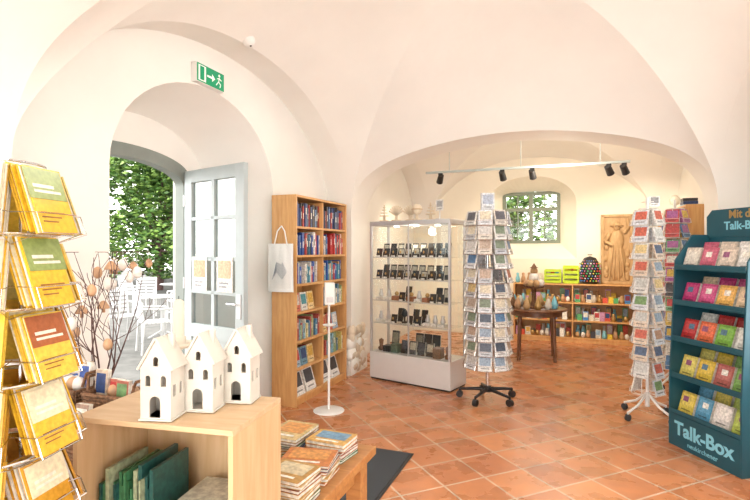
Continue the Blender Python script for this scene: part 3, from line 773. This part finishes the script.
for e in(1.1,2.1,3.1): mb.cyl((e,8.2,zt+.02),(e,8.2,vz(8.2,e)+.01),.005,mat='paint_white_grey')
spots=[(.97,'l'),(1.85,'c'),(2.25,'c'),(3.2,'r'),(3.38,'r')]
for e,k in spots:
    mb.bx(e-.03,e+.03,8.18,8.22,zt-.03,zt,'black'); mb.cyl((e,8.2,zt-.02),(e,8.2,zt-.07),.01,mat='black')
    dx={'l':-.3,'c':.1,'r':.3}[k]
    p0=Vector((e,8.2,zt-.07)); dv=Vector((dx,.55,-.6)).normalized()
    mb.cyl(p0-dv*.05,p0+dv*.08,.04,.048,mat='black'); mb.cyl(p0+dv*.081,p0+dv*.083,.04,mat='lampglow')
mb.make('track_light',ROOM)

# ---------------- back room ----------------
mb=MB(); mb.lathe((0,0,.67),[(0,.03),(.40,.03),(.41,.02),(.41,.005),(.40,0),(0,0)],36,'brownwood'); mb.lathe((0,0,.6),[(.34,0),(.34,.07)],36,'brownwood')
for k in range(4):
    a=k*pi/2+.5; mb.tube([(.30*math.cos(a),.30*math.sin(a),.68),(.33*math.cos(a),.33*math.sin(a),0)],[.032,.022],10,'brownwood')
RT=T((2.24,6.95,0)); mb.make('round_table',RT)
mb=MB()
mb.lathe((0,0,0),[(0,0),(.15,0),(.15,.02),(.05,.03),(.03,.1),(.03,.26),(.13,.28),(.15,.3),(0,.3)],20,'wicker')
for k in range(8):
    a=k*.785; mb.ell((.1*math.cos(a),.1*math.sin(a),.34),(.045,.045,.05),random.choice(['eggbrown','carved','eggwhite']))
mb.ell((0,0,.41),(.07,.07,.08),'eggwhite'); mb.ell((0,0,.51),(.05,.05,.055),'carved'); mb.lathe((0,0,.55),[(.06,0),(.03,.02),(0,.07)],14,'wicker')
cl=['eggbrown','carved','gold','ceramic','skyblue','wicker']
for k in range(12):
    a=k*.5236+.4; mb.lathe((.28*math.cos(a),.28*math.sin(a),0),[(0,0),(.035,0),(.05,.05),(.03,.11),(.02,.14),(.0,.15+.03*(k%3))],12,cl[k%6])
mb.make('craft_display',RT@T((-.03,0,.701)))
def open_shelf(name,mw,W,D,H,levels,div,mat='pine_edge'):
    mb=MB(); t=.022
    for i in range(div+1): mb.box((t/2+i*(W-t)/div,D/2,H/2),(t,D,H),mat)
    for z in levels+[H]: mb.bx(0.002,W-.002,.003,D,z-t,z,mat)
    mb.bx(0.01,W-.01,D-.01,D-.002,.0,H,mat); mb.bx(.01,W-.01,.01,.025,0,.06,mat)
    return mb.make(name,mw,.002)
LS=ROOM@T((1.85,9.74,0))
open_shelf('low_shelf',LS,1.85,.34,.95,[.08,.36,.65],2)
mb=MB()
BR=[(.7,.1,.05),(.05,.25,.6),(.8,.55,.05),(.1,.4,.15),(.75,.7,.6),(.6,.3,.5),(.04,.04,.05),(.85,.85,.8)]
for lv,z in enumerate([.08,.36,.65]):
    for row,yy in enumerate((.08,.22)):
        x=.07
        while x<1.78:
            if abs(x-.925)<.055: x+=.07; continue
            r=random.random(); z1=z+.002; k=1+.5*row
            if r<.35: mb.lathe((x,yy,z1),[(0,0),(.03,0),(.04,.05*k),(.02,.1*k),(.025,.12*k),(0,.12*k)],12,random.choice(['gold','carved','ceramic','eggbrown','skyblue']))
            elif r<.6: card(mb,.08,.14*k,.02,random.choice(BR),T((x,yy,z1))@RX(-.1))
            elif r<.85: mb.bx(x-.035,x+.035,yy-.03,yy+.04,z1,z1+random.uniform(.05,.15)*k,'printed',random.choice(BR))
            else: mb.ell((x,yy,z1+.045),(.035,.035,.045),random.choice(['carved','eggwhite','gold']))
            x+=random.uniform(.07,.09)
mb.make('shelf_trinkets',LS)
mb=MB()
x=.06
while x<.42:
    mb.lathe((x,.15+random.uniform(-.05,.05),0),[(0,0),(.03,0),(.04,.06),(.02,.12),(.025,.16),(0,.17)],12,random.choice(['gold','ceramic','eggbrown','skyblue','carved'])); x+=.09
mb.make('figurine_group',LS@T((0,0,.951)))
def gcrate(x,y,z,w,d,h):
    mb=MB()
    for k in range(4):
        zz=.01+k*(h-.02)/3
        for yy in(-d/2,d/2): mb.box((0,yy,zz),(w,.012,h/5.5),'limegreen')
        for xx in(-w/2,w/2): mb.box((xx,0,zz),(.012,d,h/5.5),'limegreen')
    for sx in(-1,1):
        for sy in(-1,1): mb.box((sx*w/2,sy*d/2,h/2),(.025,.025,h),'limegreen')
    mb.bx(-w/2,w/2,-d/2,d/2,0.0,.01,'limegreen')
    for k in range(5): mb.ell((random.uniform(-w*.3,w*.3),random.uniform(-d*.2,d*.2),h*.8),(.04,.035,.045),'printed',random.choice(BR))
    mb.make('plastic_crate',LS@T((x,y,z+.012)))
gcrate(.62,.17,.955,.24,.2,.2); gcrate(.90,.17,.955,.22,.2,.26)
mb=MB()
mb.lathe((0,0,0),[(0,0),(.10,0),(.14,.06),(.155,.18),(.14,.33),(.09,.42),(0,.45)],24,'black')
cs=[(.1,.3,.8),(.8,.1,.1),(.9,.7,.1),(.1,.6,.2),(.8,.3,.6),(.9,.9,.9)]
for r in range(9):
    z=.05+r*.04; rr=.148+.008*math.sin(r/8*pi)-(0.04 if r==8 else 0)
    for k in range(20):
        a=k*2*pi/20+r*.1; mb.ell((rr*math.cos(a),rr*math.sin(a),z),.012,'printed',random.choice(cs),n=6,m=4)
mb.torus((0,0,.47),.03,.008,12,6,'black')
mb.make('beaded_bag',LS@T((1.19,.165,.951)))
mb=MB(); w,h=.46,1.12
mb.bx(-w/2,w/2,0,.05,0,h,'carved')
for x in(-w/2+.02,w/2-.02): mb.bx(x-.02,x+.02,-.03,0,0,h,'carved')
for z in(.02,h-.02): mb.bx(-w/2,w/2,-.03,0,z-.02,z+.02,'carved')
mb.ell((0,-.02,.93),(.055,.05,.075),'carved'); mb.torus((0,-.01,.94),.09,.01,20,6,'carved')
mb.ell((0,-.01,.70),(.11,.05,.18),'carved'); mb.ell((0,0,.36),(.14,.05,.30),'carved')
mb.tube([(-.1,-.02,.82),(-.17,-.03,.68),(-.06,-.06,.62)],[.035,.03,.022],10,'carved'); mb.tube([(.1,-.02,.82),(.17,-.03,.92),(.15,-.05,1.05)],[.035,.028,.02],10,'carved')
for x in(-.09,-.04,.02,.08): mb.tube([(x*.6,-.04,.62),(x,-.055,.35),(x*1.3,-.03,.06)],[.012,.018,.014],8,'carved')
for k in range(14): mb.ell((random.choice([-1,1])*random.uniform(.14,.18),-.005,random.uniform(.1,.6)),(.035,.025,.05),'carved')
mb.make('carved_relief_panel',LS@T((1.59,.24,.953)),.004)
RS=ROOM@T((3.98,9.75,0))@RZ(-pi/2)
W,D,H=2.0,.3,2.03
open_shelf('wall_bookshelf',RS,W,D,H,[.08,.4,.72,1.04,1.36,1.68],3)
mb=MB()
for z in[.08,.4,.72,1.04,1.36,1.68]:
    for k in range(3): books(mb,.03+k*.66,.65+k*.66,z,.17,.26,.03,.2,PALB,gap=.05)
mb.make('bookshelf_books',RS)
mb=MB()
mb.lathe((0,0,0),[(0,0),(.06,0),(.05,.02),(.015,.03),(.015,.1),(.06,.13),(.07,.2),(.03,.25),(0,.25)],16,'ceramic'); mb.make('ceramic_goblet',RS@T((.5,.15,2.031)))
mb=MB(); 
for k in range(3): mb.box((0,0,.02+k*.04),(.22-.03*k,.16,.036),'printed',random.choice(PALB))
mb.make('storage_box_stack',RS@T((1.4,.15,2.031)))

# ---------------- lights ----------------
def light(name,kind,loc,energy,col,size=.3,room=True,target=None,spot=1.2):
    l=bpy.data.lights.new(name,kind); l.energy=energy; l.color=col
    if kind=='AREA': l.size=size
    else: l.shadow_soft_size=size
    if kind=='SPOT': l.spot_size=spot; l.spot_blend=.6
    o=bpy.data.objects.new(name,l); scene.collection.objects.link(o)
    p=(ROOM@Vector(loc)) if room else Vector(loc); o.location=p
    if target is not None:
        tt=(ROOM@Vector(target)); o.rotation_euler=(tt-p).to_track_quat('-Z','Y').to_euler()
    return o
for i,(e,k) in enumerate(spots):
    tg={'l':(0,9,1.2),'c':(e,10.1,1.2),'r':(e+.5,10.1,1.2)}[k]
    light('spot_bulb','SPOT',(e,8.29,zt-.17),48,(1,.82,.58),.04,True,tg,1.5)
light('fill_back','POINT',(2.6,8.0,2.5),52,(1,.87,.69),.15)  # added fill for the back room, no fixture behind it
light('fill_front','POINT',(2.2,3.9,3.0),20,(1,.93,.83),.25)  # added soft fill under the front vault, not an actual lamp
light('fill_near','POINT',(2.3,.8,2.9),14,(1,.95,.89),.3)  # unseen fill light added above the camera bay, no lamp there
light('bulb_case','POINT',tuple(ROOM.inverted()@(DC@Vector((.5,.15,1.72)))),6,(1,.9,.75),.05)
w=bpy.data.worlds.new('World'); scene.world=w; w.use_nodes=True
bg=w.node_tree.nodes['Background']
bg.inputs['Color'].default_value=(1,.985,.955,1); bg.inputs['Strength'].default_value=6.3

cam=bpy.data.cameras.new('Camera'); co=bpy.data.objects.new('Camera',cam); scene.collection.objects.link(co)
co.location=(0,0,1.5); co.rotation_euler=(pi/2,0,0); cam.lens=24; cam.sensor_width=36; cam.clip_start=.05
scene.camera=co
scene.view_settings.view_transform='Standard'; scene.view_settings.exposure=0.05
